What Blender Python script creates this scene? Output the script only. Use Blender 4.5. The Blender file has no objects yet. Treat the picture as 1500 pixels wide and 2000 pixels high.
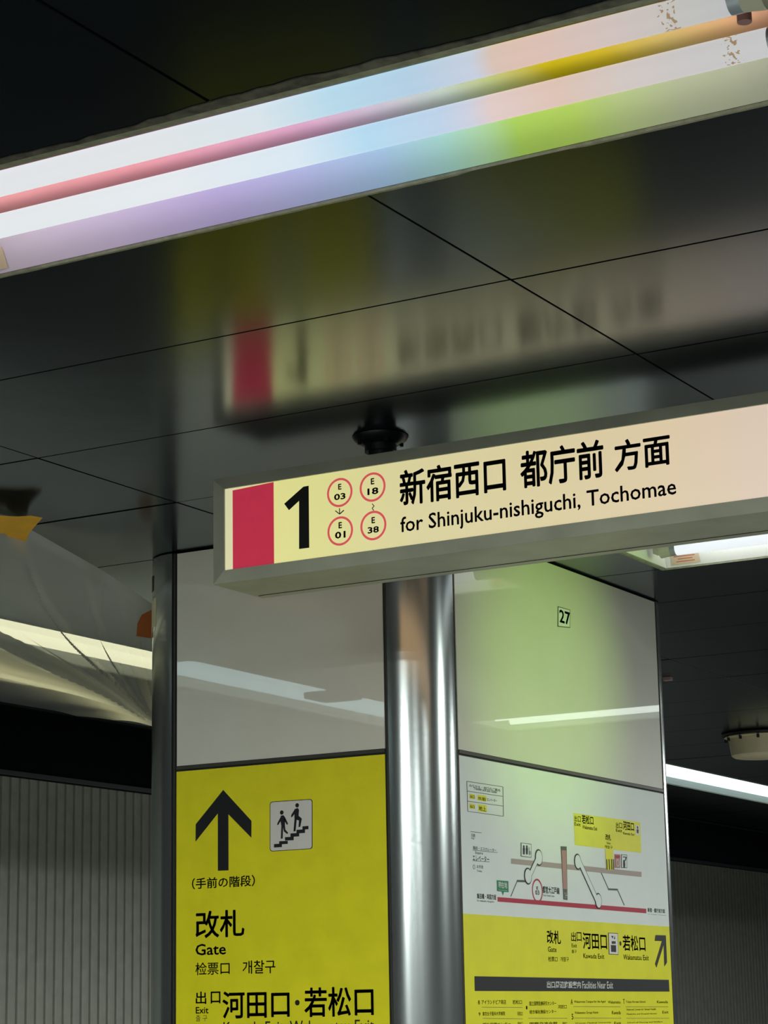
import bpy, bmesh, math, random
from mathutils import Vector, Matrix
random.seed(7)
C = bpy.context.collection
sc = bpy.context.scene

# ------------------------------------------------------------------ camera
EYE = (0.0, 0.0, 1.55)
YAW, PITCH, ROLL, FPX = math.radians(29.8845), math.radians(12.6895), math.radians(-1.05701), 4390.14
_f = Vector((-math.sin(YAW) * math.cos(PITCH), math.cos(YAW) * math.cos(PITCH), math.sin(PITCH)))
_r = Vector((math.cos(YAW), math.sin(YAW), 0))
_u = _r.cross(_f)
CX = _r * math.cos(ROLL) + _u * math.sin(ROLL)
CY = -_r * math.sin(ROLL) + _u * math.cos(ROLL)
cam = bpy.data.cameras.new('camera')
co = bpy.data.objects.new('camera', cam)
C.objects.link(co)
cam.sensor_fit = 'VERTICAL'
cam.sensor_height = 36.0
cam.sensor_width = 27.0
cam.lens = FPX / 2000 * 36
cam.clip_start = 0.02
co.matrix_world = Matrix(((CX.x, CY.x, -_f.x, EYE[0]), (CX.y, CY.y, -_f.y, EYE[1]), (CX.z, CY.z, -_f.z, EYE[2]), (0, 0, 0, 1)))
sc.camera = co
sc.view_settings.view_transform = 'Standard'
sc.view_settings.look = 'None'
sc.view_settings.gamma = 1
sc.view_settings.use_curve_mapping = False
sc.view_settings.exposure = 0.0

# ------------------------------------------------------------------ world and large lamps
w = bpy.data.worlds.new('world')
sc.world = w
w.use_nodes = True
w.node_tree.nodes['Background'].inputs[0].default_value = (0.02, 0.025, 0.03, 1)
w.node_tree.nodes['Background'].inputs[1].default_value = 1.0


def area(name, loc, sx, sy, power, col, rot=(0, 0, 0)):
    l = bpy.data.lights.new(name, 'AREA')
    l.shape = 'RECTANGLE'
    l.size, l.size_y, l.energy, l.color = sx, sy, power, col
    o = bpy.data.objects.new(name, l)
    o.location, o.rotation_euler = loc, rot
    C.objects.link(o)
    return o


# fluorescent rows of the same platform that hang behind and beside the viewer
LC = (0.95, 1.0, 0.97)
for lx, ly, pw_, gx, gy in ((-1.6, -0.42, 225, 1.45, .6), (1.2, 2.53, 30, 1.45, .6), (1.2, 5.5, 170, 1.45, .6), (1.2, -0.42, 110, 1.45, .6), (-1.6, -3.4, 300, 1.45, .6),
                            (-1.6, 11.4, 100, 1.45, .34), (-1.6, 14.3, 100, 1.45, .34), (1.2, -3.4, 110, 1.45, .6), (1.2, 8.4, 90, 1.45, .6),
                            (1.2, -6.3, 90, 2.8, .6), (4.0, -0.42, 30, 2.8, .6), (4.0, -3.4, 45, 2.8, .6), (4.0, -6.3, 60, 2.8, .6), (6.8, -3.4, 25, 2.8, .6),
                            (6.8, -6.3, 45, 2.8, .6), (9.6, -6.3, 40, 2.8, .6), (-1.6, -6.3, 200, 1.45, .6)):
    area('ceiling_row_light', (lx, ly, 2.74), gx, gy, pw_, LC)
# added yellow-green spot, not a platform lamp, tinting the right face of the pillar
sp = bpy.data.lights.new('added_green_spot', 'SPOT')
sp.energy, sp.color, sp.spot_size, sp.spot_blend, sp.shadow_soft_size = 120, (0.55, 1.0, 0.08), math.radians(25), 1.0, 0.05
spo = bpy.data.objects.new('added_green_spot', sp)
spo.location = (0.1, 5.1, 2.4)
_d = Vector((-2.59, 5.36, 2.42)) - Vector(spo.location)
spo.rotation_euler = _d.to_track_quat('-Z', 'Y').to_euler()
C.objects.link(spo)

ZC = 2.75      # ceiling height


def ray(px, py):
    return CX * ((px - 750) / FPX) - CY * ((py - 1000) / FPX) + _f


def at(px, py, ax, val):
    """point of the photograph on a known plane of the room (axis ax = val)"""
    d = ray(px, py)
    t = (val - EYE[ax]) / d[ax]
    return Vector(EYE) + d * t


# ------------------------------------------------------------------ materials
def lin(c):
    return tuple(((v / 255) / 12.92 if v / 255 <= 0.04045 else ((v / 255 + 0.055) / 1.055) ** 2.4) for v in c) + (1,)


def mat(name, base=(0.5, 0.5, 0.5), rough=0.5, metal=0.0, ior=1.5, emit=None, es=0.0, coat=0.0, noise=0.0, nscale=20.0,
        bump=0.0, bscale=60.0, stretch=None, trans=0.0, coat_rough=0.03):
    m = bpy.data.materials.new(name)
    m.use_nodes = True
    nt = m.node_tree
    b = nt.nodes['Principled BSDF']
    base = tuple(base[:3]) + (1,)
    b.inputs['Base Color'].default_value = base
    b.inputs['Roughness'].default_value = rough
    b.inputs['Metallic'].default_value = metal
    b.inputs['IOR'].default_value = ior
    b.inputs['Coat Weight'].default_value = coat
    b.inputs['Coat Roughness'].default_value = coat_rough
    if emit is not None:
        b.inputs['Emission Color'].default_value = tuple(emit[:3]) + (1,)
        b.inputs['Emission Strength'].default_value = es
    if noise or bump:
        tc = nt.nodes.new('ShaderNodeNewGeometry')
        mp = nt.nodes.new('ShaderNodeMapping')
        if stretch:
            mp.inputs['Scale'].default_value = stretch
        nt.links.new(tc.outputs['Position'], mp.inputs['Vector'])
    if noise:
        n = nt.nodes.new('ShaderNodeTexNoise')
        n.inputs['Scale'].default_value = nscale
        n.inputs['Detail'].default_value = 5
        nt.links.new(mp.outputs[0], n.inputs['Vector'])
        r = nt.nodes.new('ShaderNodeMapRange')
        r.inputs['From Min'].default_value = 0.3
        r.inputs['From Max'].default_value = 0.7
        r.inputs['To Min'].default_value = 1 - noise
        r.inputs['To Max'].default_value = 1 + noise
        nt.links.new(n.outputs['Fac'], r.inputs['Value'])
        mx = nt.nodes.new('ShaderNodeVectorMath')
        mx.operation = 'SCALE'
        mx.inputs[0].default_value = base[:3]
        nt.links.new(r.outputs[0], mx.inputs['Scale'])
        nt.links.new(mx.outputs[0], b.inputs['Base Color'])
    if bump:
        n2 = nt.nodes.new('ShaderNodeTexNoise')
        n2.inputs['Scale'].default_value = bscale
        n2.inputs['Detail'].default_value = 3
        nt.links.new(mp.outputs[0], n2.inputs['Vector'])
        bp = nt.nodes.new('ShaderNodeBump')
        bp.inputs['Strength'].default_value = bump
        bp.inputs['Distance'].default_value = 0.01
        nt.links.new(n2.outputs['Fac'], bp.inputs['Height'])
        nt.links.new(bp.outputs[0], b.inputs['Normal'])
    return m


def ramp_x(m, x0, x1, stops, sock, scale=None):
    """colour that runs along the world x axis, from x0 to x1"""
    nt = m.node_tree
    b = nt.nodes['Principled BSDF']
    g = nt.nodes.new('ShaderNodeNewGeometry')
    s = nt.nodes.new('ShaderNodeSeparateXYZ')
    r = nt.nodes.new('ShaderNodeMapRange')
    r.inputs['From Min'].default_value, r.inputs['From Max'].default_value = x0, x1
    cr = nt.nodes.new('ShaderNodeValToRGB')
    nt.links.new(g.outputs['Position'], s.inputs[0])
    nt.links.new(s.outputs['X'], r.inputs['Value'])
    nt.links.new(r.outputs[0], cr.inputs[0])
    el = cr.color_ramp.elements
    while len(el) > 1:
        el.remove(el[-1])
    el[0].position, el[0].color = stops[0][0], lin(stops[0][1])
    for p, c in stops[1:]:
        e = el.new(min(p, 1.0))
        e.color = lin(c)
    nt.links.new(cr.outputs[0], b.inputs[sock])


M = {}
M['ceil'] = mat('dark_glossy_ceiling', (0.004, 0.0065, 0.008), 0.17, ior=2.1, noise=0.25, nscale=3, bump=0.04, bscale=7)
# dark satin lacquer: almost black head-on, a steep rise of its gloss towards grazing view
nt_ = M['ceil'].node_tree
lw = nt_.nodes.new('ShaderNodeLayerWeight'); lw.inputs['Blend'].default_value = 0.5
pw = nt_.nodes.new('ShaderNodeMath'); pw.operation = 'POWER'; pw.inputs[1].default_value = 12
ml = nt_.nodes.new('ShaderNodeMath'); ml.operation = 'MULTIPLY'; ml.inputs[1].default_value = 20
mi = nt_.nodes.new('ShaderNodeMath'); mi.operation = 'MINIMUM'; mi.inputs[1].default_value = 0.42
nt_.links.new(lw.outputs['Facing'], pw.inputs[0]); nt_.links.new(pw.outputs[0], ml.inputs[0]); nt_.links.new(ml.outputs[0], mi.inputs[0])
gg = nt_.nodes.new('ShaderNodeBsdfGlossy'); gg.inputs['Roughness'].default_value = 0.18; gg.inputs[0].default_value = (.86, .93, 1, 1)
mm_ = nt_.nodes.new('ShaderNodeMixShader')
pb_ = nt_.nodes['Principled BSDF']; pb_.inputs['Specular IOR Level'].default_value = 0.0
nt_.links.new(mi.outputs[0], mm_.inputs[0]); nt_.links.new(pb_.outputs[0], mm_.inputs[1]); nt_.links.new(gg.outputs[0], mm_.inputs[2])
nt_.links.new(pb_.inputs['Normal'].links[0].from_socket, gg.inputs['Normal'])
nt_.links.new(mm_.outputs[0], nt_.nodes['Material Output'].inputs[0])
M['gap'] = mat('black_gap', (0.004, 0.004, 0.005), 0.8)
M['rim'] = mat('grey_green_rim', lin((122, 126, 104)), 0.55, noise=0.25, nscale=60)
M['chip'] = mat('chipped_dark_trim', lin((70, 68, 58)), 0.7, noise=0.7, nscale=45)
M['enamel'] = mat('pale_enamel', (0.80, 0.80, 0.70), 0.45, ior=1.75, coat=0.0, noise=0.02, nscale=8)
M['enamel'].node_tree.nodes['Principled BSDF'].inputs['Roughness'].default_value = 0.35
for k in ('enamel',):
    b = M[k].node_tree.nodes['Principled BSDF']
    b.inputs['Coat Weight'].default_value = 1.0
    b.inputs['Coat IOR'].default_value = 1.9
    b.inputs['Coat Roughness'].default_value = 0.012
    b.inputs['Specular IOR Level'].default_value = 0.2
M['base'] = mat('dark_grey_cladding', (0.06, 0.06, 0.055), 0.4, noise=0.1, nscale=20)
M['mapwhite'] = mat('map_sheet_white', (0.72, 0.78, 0.74), 0.5, noise=0.02, nscale=10)
M['yellow'] = mat('yellow_print', (0.84, 0.78, 0.012), 0.45, noise=0.05, nscale=14)
M['yellow2'] = mat('map_yellow_print', (0.74, 0.72, 0.012), 0.45, noise=0.04, nscale=14)
M['ink'] = mat('black_ink', (0.008, 0.009, 0.012), 0.5)
M['inkgrey'] = mat('grey_ink', (0.10, 0.11, 0.08), 0.6)
M['inkgreen'] = mat('green_ink', (0.02, 0.22, 0.10), 0.6)
M['inkred'] = mat('crimson_ink', (0.42, 0.015, 0.04), 0.5)
M['inkpink'] = mat('brown_pink_ink', (0.42, 0.24, 0.20), 0.6)
M['barpink'] = mat('grey_pink_ink', (0.40, 0.33, 0.30), 0.6)
M['inkwhite'] = mat('white_ink', (0.62, 0.64, 0.58), 0.5)
M['palewhite'] = mat('pictogram_white', (0.72, 0.70, 0.66), 0.5)
M['steel'] = mat('brushed_steel', (0.42, 0.46, 0.455), 0.21, metal=0.86, bump=0.05, bscale=3.0, stretch=(5, 5, 0.7))
M['strip'] = mat('dark_steel_strip', (0.075, 0.07, 0.055), 0.4, metal=0.3)
M['strip2'] = mat('black_rubber_seal', (0.008, 0.012, 0.016), 0.5)
M['frame'] = mat('sign_frame_aluminium', (0.36, 0.37, 0.29), 0.42, metal=0.0, noise=0.12, nscale=10)
M['pole'] = mat('black_pole', (0.010, 0.012, 0.016), 0.45)
M['flange'] = mat('dark_metal_flange', (0.015, 0.016, 0.02), 0.3, metal=0.4)
M['wallrib'] = mat('ribbed_grey_metal', (0.60, 0.62, 0.54), 0.5, noise=0.08, nscale=12)
M['black'] = mat('black_fascia', (0.003, 0.004, 0.006), 0.9)
M['black'].node_tree.nodes['Principled BSDF'].inputs['Specular IOR Level'].default_value = 0.05
M['sidewall'] = mat('pale_side_wall', (0.16, 0.17, 0.16), 0.7)
M['darkwall'] = mat('dark_wall', (0.03, 0.035, 0.035), 0.8)
M['floor'] = mat('platform_floor', (0.22, 0.22, 0.20), 0.6, noise=0.2, nscale=5)
M['orange'] = mat('orange_tape', (0.90, 0.48, 0.02), 0.5, emit=(0.5, 0.2, 0.01), es=0.0, noise=0.1, nscale=20)
M['brown'] = mat('brown_tape', (0.30, 0.08, 0.01), 0.5)
M['cream'] = mat('cream_plastic', (0.85, 0.76, 0.5), 0.45, noise=0.05, nscale=20)
M['sticker'] = mat('pale_orange_sticker', (0.62, 0.48, 0.34), 0.6)
M['stickerink'] = mat('red_brown_ink', (0.45, 0.12, 0.06), 0.6)
M['socket'] = mat('lamp_socket_plastic', (0.42, 0.43, 0.33), 0.45)
M['socketcap'] = mat('tube_end_cap', (0.30, 0.34, 0.38), 0.3, metal=0.5)
M['starter'] = mat('starter_brown', (0.22, 0.10, 0.09), 0.5)
M['reflector'] = mat('white_reflector', (0.75, 0.77, 0.74), 0.4)
M['tube2'] = mat('lamp_tube_white', (0.3, 0.3, 0.3), 0.3, emit=lin((232, 238, 246)), es=0.92)
M['tube3'] = mat('lamp_tube_bright', (0.3, 0.3, 0.3), 0.3, emit=lin((232, 245, 236)), es=2.6)
M['tubew'] = mat('lamp_tube_warm', (0.3, 0.3, 0.3), 0.3, emit=(1.0, .96, .66), es=3.2)
M['tubeb'] = mat('lamp_tube_cool', (0.3, 0.3, 0.3), 0.3, emit=(0.68, 0.95, 0.98), es=1.9)

# ------------------------------------------------------------------ mesh helpers
class MB:
    def __init__(s):
        s.v, s.f = [], []

    def add(s, vs, fs):
        n = len(s.v)
        s.v += [tuple(v) for v in vs]
        s.f += [tuple(i + n for i in f) for f in fs]
        return s

    def box(s, x0, x1, y0, y1, z0, z1):
        v = [(x, y, z) for x in (x0, x1) for y in (y0, y1) for z in (z0, z1)]
        return s.add(v, [(0, 1, 3, 2), (4, 6, 7, 5), (0, 4, 5, 1), (2, 3, 7, 6), (0, 2, 6, 4), (1, 5, 7, 3)])

    def cyl(s, c, ax, r, h, n=20, r2=None):
        """cylinder from c along axis ax (0,1,2) for h"""
        r2 = r if r2 is None else r2
        a, b = [(1, 2), (2, 0), (0, 1)][ax]
        vs = []
        for k, rr in ((0, r), (h, r2)):
            for i in range(n):
                p = list(c)
                p[ax] += k
                p[a] += rr * math.cos(2 * math.pi * i / n)
                p[b] += rr * math.sin(2 * math.pi * i / n)
                vs.append(p)
        fs = [(i, (i + 1) % n, n + (i + 1) % n, n + i) for i in range(n)]
        fs += [tuple(range(n - 1, -1, -1)), tuple(range(n, 2 * n))]
        return s.add(vs, fs)

    def lathe(s, c, prof, n=32):
        """profile [(r, z)] turned about the vertical through c"""
        vs = []
        for r, z in prof:
            for i in range(n):
                a = 2 * math.pi * i / n
                vs.append((c[0] + r * math.cos(a), c[1] + r * math.sin(a), c[2] + z))
        fs = []
        for j in range(len(prof) - 1):
            for i in range(n):
                k = (i + 1) % n
                fs.append((j * n + i, j * n + k, (j + 1) * n + k, (j + 1) * n + i))
        return s.add(vs, fs)

    def poly3(s, pts, nrm, t):
        """flat polygon of thickness t along nrm (thickened both ways away from the wall)"""
        n = Vector(nrm) * t
        k = len(pts)
        vs = [Vector(p) for p in pts] + [Vector(p) + n for p in pts]
        fs = [tuple(range(k)), tuple(range(2 * k - 1, k - 1, -1))]
        fs += [(i, (i + 1) % k, k + (i + 1) % k, k + i) for i in range(k)]
        return s.add(vs, fs)

    def build(s, name, m, parent=None, smooth=False, bevel=0.0):
        me = bpy.data.meshes.new(name)
        me.from_pydata(s.v, [], s.f)
        bm = bmesh.new()
        bm.from_mesh(me)
        bmesh.ops.recalc_face_normals(bm, faces=bm.faces)
        bm.to_mesh(me)
        bm.free()
        me.materials.append(m)
        o = bpy.data.objects.new(name, me)
        C.objects.link(o)
        if parent is not None:
            o.parent = parent
        if smooth:
            me.polygons.foreach_set('use_smooth', [True] * len(me.polygons))
            me.set_sharp_from_angle(angle=math.radians(35))
        if bevel:
            b = o.modifiers.new('bevel', 'BEVEL')
            b.width, b.segments, b.limit_method = bevel, 2, 'ANGLE'
        return o


def tag(o, label=None, cat=None, group=None, kind=None):
    if label:
        o['label'] = label
    if cat:
        o['category'] = cat
    if group:
        o['group'] = group
    if kind:
        o['kind'] = kind
    return o


def empty(name, label, cat, group=None, kind=None, loc=(0, 0, 0)):
    o = bpy.data.objects.new(name, None)
    o.empty_display_size = 0.05
    o.location = loc
    C.objects.link(o)
    return tag(o, label, cat, group, kind)


# ------------------------------------------------------------------ the setting
fl = tag(MB().box(-9, 14, -14, 22, -0.1, 0).build('floor', M['floor']), kind='structure')
tag(MB().box(13.9, 14, -14, 22, 0, 3.4).build('wall_right', M['sidewall']), kind='structure')
tag(MB().box(-9, 14, -14.1, -14, 0, 3.4).build('wall_back', M['sidewall']), kind='structure')
tag(MB().box(-9, 14, 22, 22.1, 0, 3.4).build('wall_front', M['darkwall']), kind='structure')

ceil = tag(MB().box(-7.9, 14, -14, 22, 3.02, 3.1).build('ceiling', M['gap']), kind='structure')
# tile grid; the lamp troughs take the slots between 2.34 and 2.73 (+2.95 each)
PER = 2.955
ROW_Y = [2.345 + PER * k for k in range(-5, 5)]      # near edges of the lamp rows
TR_W = 0.385
TX0, TX1 = -2.37, -0.820
LX0, LX1 = -4.72, -4.335                              # the row of lamps along the side
G = 0.0042


def tile(x0, x1, y0, y1, gx0=G, gx1=G, gy0=G, gy1=G):
    b = 0.0009
    X0, X1, Y0, Y1 = x0 + gx0 / 2, x1 - gx1 / 2, y0 + gy0 / 2, y1 - gy1 / 2
    ax, ay = random.uniform(-.0007, .0007), random.uniform(-.0009, .0009)
    cx, cy = (X0 + X1) / 2, (Y0 + Y1) / 2

    def z(x, y, dz):
        return ZC + dz + (x - cx) * ax + (y - cy) * ay
    v = [(x, y, z(x, y, 0)) for x, y in ((X0 + b, Y0 + b), (X1 - b, Y0 + b), (X1 - b, Y1 - b), (X0 + b, Y1 - b))]
    v += [(x, y, z(x, y, b)) for x, y in ((X0, Y0), (X1, Y0), (X1, Y1), (X0, Y1))]
    v += [(x, y, z(x, y, 0.02)) for x, y in ((X0, Y0), (X1, Y0), (X1, Y1), (X0, Y1))]
    f = [(0, 1, 2, 3)]
    for k in (0, 4):
        f += [(k + i, k + (i + 1) % 4, k + 4 + (i + 1) % 4, k + 4 + i) for i in range(4)]
    f.append((11, 10, 9, 8))
    MB().add(v, f).build('ceiling_tile', M['ceil'], ceil)


XB = [-5.5, LX0 - 0.012, None, LX1 + 0.012, -3.008, -1.594, -0.18, 1.234, 2.648, 4.06, 6.9, 13.9]
for k, y0 in enumerate(ROW_Y):
    y1 = y0 + TR_W
    ys = [y1, y1 + 0.483, y1 + 1.0, y1 + 1.52, y1 + 2.04, y0 + PER]
    for j in range(5):
        a, b = ys[j], ys[j + 1]
        for i in range(len(XB) - 1):
            if XB[i] is None or XB[i + 1] is None:
                continue
            xl = XB[i]
            wide = 0.011
            side = XB[i + 1] <= -3.0
            tile(xl, XB[i + 1], a, b, gy0=wide if (side and j == 3) else G, gy1=wide if (side and j == 2) else G)
    # filler tiles beside the trough in this row
    for xl, xr in ((-5.5, LX0 - 0.012), (LX1 + 0.012, -3.008), (-3.008, TX0 - 0.012), (TX1 + 0.012, -0.18), (1.234 + 0.79, 13.9)):
        tile(xl, xr, y0, y1)
    tile(-0.18, 0.46, y0, y1)
    # the strip of the side lamp row between its ends
# strips between side lamps
def side_strip(y0, y1):
    tile(LX0 - 0.012, LX1 + 0.012, y0, y1)

UP_W = [0.47]
# ------------------------------------------------------------------ lamp troughs
def trough(name, label, group, x0, x1, y0, y1, mats, along='x', detail=True, cut=None, chip=False, stk=True):
    """recessed lamp with two tubes; length runs along x (or y)"""
    t = empty(name, label, 'light fixture', group, loc=((x0 + x1) / 2, (y0 + y1) / 2, ZC) if along == 'x' else ((x0 + x1) / 2, (y0 + y1) / 2, ZC))
    off = Vector(t.location)
    if along == 'x':
        L0, L1, a0, a1 = x0 - off.x, x1 - off.x, y0 - off.y, y1 - off.y
        P = lambda l, a, z: (l, a, z)
    else:
        L0, L1, a0, a1 = y0 - off.y, y1 - off.y, x0 - off.x, x1 - off.x
        P = lambda l, a, z: (a, l, z)
    hw = (a1 - a0) / 2

    def strip(l0, l1, aa, za, ab, zb, th=0.0015):
        m = MB()
        v = [P(l, a, z + d) for l in (l0, l1) for (a, z) in ((aa, za), (ab, zb)) for d in (0, th)]
        return m.add(v, [(0, 1, 3, 2), (4, 6, 7, 5), (0, 4, 5, 1), (2, 3, 7, 6), (0, 2, 6, 4), (1, 5, 7, 3)])
    e = 0.02
    # reflector: two sloping outer sides, a ridge and the housing behind the tubes
    strip(L0 + .004, L1 - .004, -hw + .001, .001, -hw + .045, .075).build('reflector_side', mats['side'], t)
    strip(L0 + .004, L1 - .004, hw - .045, .075, hw - .001, .001).build('reflector_side', mats['side'], t)
    m = strip(L0 + .004, L1 - .004, -hw + .045, .075, -.03, .075)
    m.build('reflector_top', mats['side'], t)
    strip(L0 + .004, L1 - .004, .03, .075, hw - .045, .075).build('reflector_top', mats['ridge'], t)
    strip(L0 + .004, L1 - .004, -.03, .075, 0, .045).build('reflector_ridge', mats['ridge'], t)
    strip(L0 + .004, L1 - .004, 0, .045, .03, .075).build('reflector_ridge', mats['ridge'], t)
    # end plates
    for l in (L0, L1 - .004):
        m = MB()
        p = [P(l, -hw + .002, 0), P(l, hw - .002, 0), P(l, hw - .045, .08), P(l, -hw + .045, .08)]
        q = [P(l + .004, -hw + .002, 0), P(l + .004, hw - .002, 0), P(l + .004, hw - .045, .08), P(l + .004, -hw + .045, .08)]
        m.add(p + q, [(0, 1, 2, 3), (7, 6, 5, 4), (0, 4, 5, 1), (1, 5, 6, 2), (2, 6, 7, 3), (3, 7, 4, 0)])
        m.build('end_plate', mats['end'], t)
    # rims
    rng = random.Random(3)
    for sgn, aa in ((-1, -hw), (1, hw)):
        m = MB()
        n = 60 if chip else 1
        prev = None
        vs, fs = [], []
        for i in range(n + 1):
            l = L0 + (L1 - L0) * i / n
            wd = .0105
            if chip and sgn < 0:
                wd = .014 + rng.uniform(-.004, .004) + .006 * math.sin(i * .23)
            elif chip:
                wd = .0105 + rng.uniform(-.0008, .0008) - (.005 if i > 36 and i < 44 else 0)
            vs += [P(l, aa, -.004), P(l, aa + sgn * wd, -.002), P(l, aa + sgn * wd, .001), P(l, aa, .001)]
            if i:
                k = 4 * (i - 1)
                fs += [(k, k + 1, k + 5, k + 4), (k + 1, k + 2, k + 6, k + 5), (k + 3, k, k + 4, k + 7)]
        m.add(vs, fs)
        m.build('rim', M['chip'] if (chip and sgn < 0) else mats['rim'], t)
        if chip and sgn < 0:
            strip(L0, L1, aa - .001, -.003, aa + .020, -.001, .004).build('rim', mats['rim'], t)
    for l, s in ((L0, -1), (L1, 1)):
        m = MB()
        v = [P(l, -hw, -.004), P(l, hw, -.004), P(l + s * .011, hw, -.004), P(l + s * .011, -hw, -.004)]
        v += [(a, b, .003) for a, b, c in v]
        m.add(v, [(0, 1, 2, 3), (7, 6, 5, 4), (0, 4, 5, 1), (1, 5, 6, 2), (2, 6, 7, 3), (3, 7, 4, 0)])
        m.build('rim', mats['rim'], t)
    # tubes with caps and sockets
    ax = 0 if along == 'x' else 1
    for k, a in enumerate((-.074, .068)):
        tb = MB().cyl(P(L0 + .07, a, .026), ax, .0190, (L1 - L0) - .14, 28).build('tube', mats['tubes'][k], t, smooth=True)
        if detail:
            for l, s in ((L0 + .07, -1), (L1 - .07, 1)):
                MB().cyl(P(l - (.016 if s > 0 else 0) + (0 if s > 0 else 0), a, .026), ax, .0193, .016, 24).build('end_cap', M['socketcap'], tb, smooth=True)
                sk = MB().cyl(P(l if s > 0 else l - .03, a, .026), ax, .019 if s > 0 else .0225, .03, 20, .0225 if s > 0 else .019)
                cc = P((l + s * .03), a, .026)
                mm = Vector(cc)
                sk.box(*[q for u in range(3) for q in ((mm[u] - (.017 if u != 2 else .01), mm[u] + (.017 if u != 2 else .048)))])
                sk.build('socket', M['socket'], t, smooth=True)
    if detail:
        # added light strips above the tubes, brightening the reflector
        for a, tilt, part_ in ((-.074, 0.9, .12), (.068, -0.95, 1.25)):
            ll = area('reflector_fill', (t.location.x, t.location.y + a, ZC + .026 + .021), (L1 - L0) - .16, .006, (UP_W[0] if chip else 1.2) * part_, (1, 1, 1), (math.pi + tilt, 0, 0))
        st = MB().cyl(P(L1 - .100, 0.012, .034), 2, .0095, .026, 18).build('starter', M['starter'], t, smooth=True)
        if stk:
            sl = (0.073 / 0.041)
            # warning sticker on the far reflector side, near the left end
            def S(l, q, d):
                return P(l, hw - .045 + .041 * q + d * .87, .075 - .073 * q - d * .5)
            m = MB()
            l0, l1 = L0 + .022, L0 + .106
            if along == 'x':
                m.add([S(l0, .52, -.0006), S(l1, .52, -.0006), S(l1, .95, -.0006), S(l0, .95, -.0006)], [(0, 1, 2, 3)])
                so = m.build('warning_sticker', M['sticker'], t)
                m = MB()
                for q, w0, w1 in ((.58, .006, .076), (.66, .010, .072), (.75, .02, .064), (.84, .014, .069)):
                    m.add([S(l0 + w0, q, -.001), S(l0 + w1, q, -.001), S(l0 + w1, q + .03, -.001), S(l0 + w0, q + .03, -.001)], [(0, 1, 2, 3)])
                m.build('sticker_text', M['stickerink'], so)
    return t


# nearest trough: rainbow cast of light painted into tube glow and reflector colour
def tint_tube(name, stops, strength):
    m = mat(name, (0.02, 0.02, 0.02), 0.5, emit=(1, 1, 1), es=strength)
    ramp_x(m, TX0, TX0 + 1.49, stops, 'Emission Color')
    return m


tubeA = tint_tube('lamp_tube_painted_cast', [(0, (224, 226, 230)), (.40, (222, 226, 228)), (.52, (214, 226, 232)), (.60, (180, 215, 232)), (.68, (176, 204, 226)),
                                       (.745, (196, 204, 220)), (.765, (214, 190, 176)), (.80, (218, 188, 176)), (.88, (205, 190, 186)), (.94, (190, 188, 184)), (1, (180, 184, 186))], 1.0)
tubeB = tint_tube('lamp_tube_painted_cast_far', [(0, (224, 228, 230)), (.36, (226, 232, 236)), (.50, (215, 230, 240)), (.58, (178, 216, 238)), (.66, (188, 208, 230)),
                                           (.69, (202, 206, 222)), (.715, (222, 200, 196)), (.78, (218, 192, 178)), (.85, (206, 196, 192)), (.92, (196, 194, 194)), (1, (192, 194, 194))], 1.0)
sideT = mat('reflector_painted_cast', (.7, .7, .7), 0.4)  # base colour carries the painted colour cast of the light
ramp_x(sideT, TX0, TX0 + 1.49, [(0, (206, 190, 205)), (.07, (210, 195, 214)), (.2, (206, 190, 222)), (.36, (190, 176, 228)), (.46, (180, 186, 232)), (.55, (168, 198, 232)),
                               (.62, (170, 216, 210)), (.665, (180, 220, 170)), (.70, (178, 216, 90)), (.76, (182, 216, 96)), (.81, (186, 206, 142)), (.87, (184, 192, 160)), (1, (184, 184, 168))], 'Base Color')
ridgeT = mat('ridge_painted_cast', (.7, .7, .7), 0.9)
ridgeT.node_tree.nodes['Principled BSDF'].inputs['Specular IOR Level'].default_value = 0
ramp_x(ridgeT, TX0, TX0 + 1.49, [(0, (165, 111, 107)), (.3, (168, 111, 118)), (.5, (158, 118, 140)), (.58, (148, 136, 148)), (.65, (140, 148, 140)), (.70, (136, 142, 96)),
                               (.76, (140, 127, 14)), (.82, (148, 130, 29)), (.88, (151, 130, 77)), (.94, (159, 122, 88)), (1, (155, 111, 96))], 'Base Color')
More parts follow.
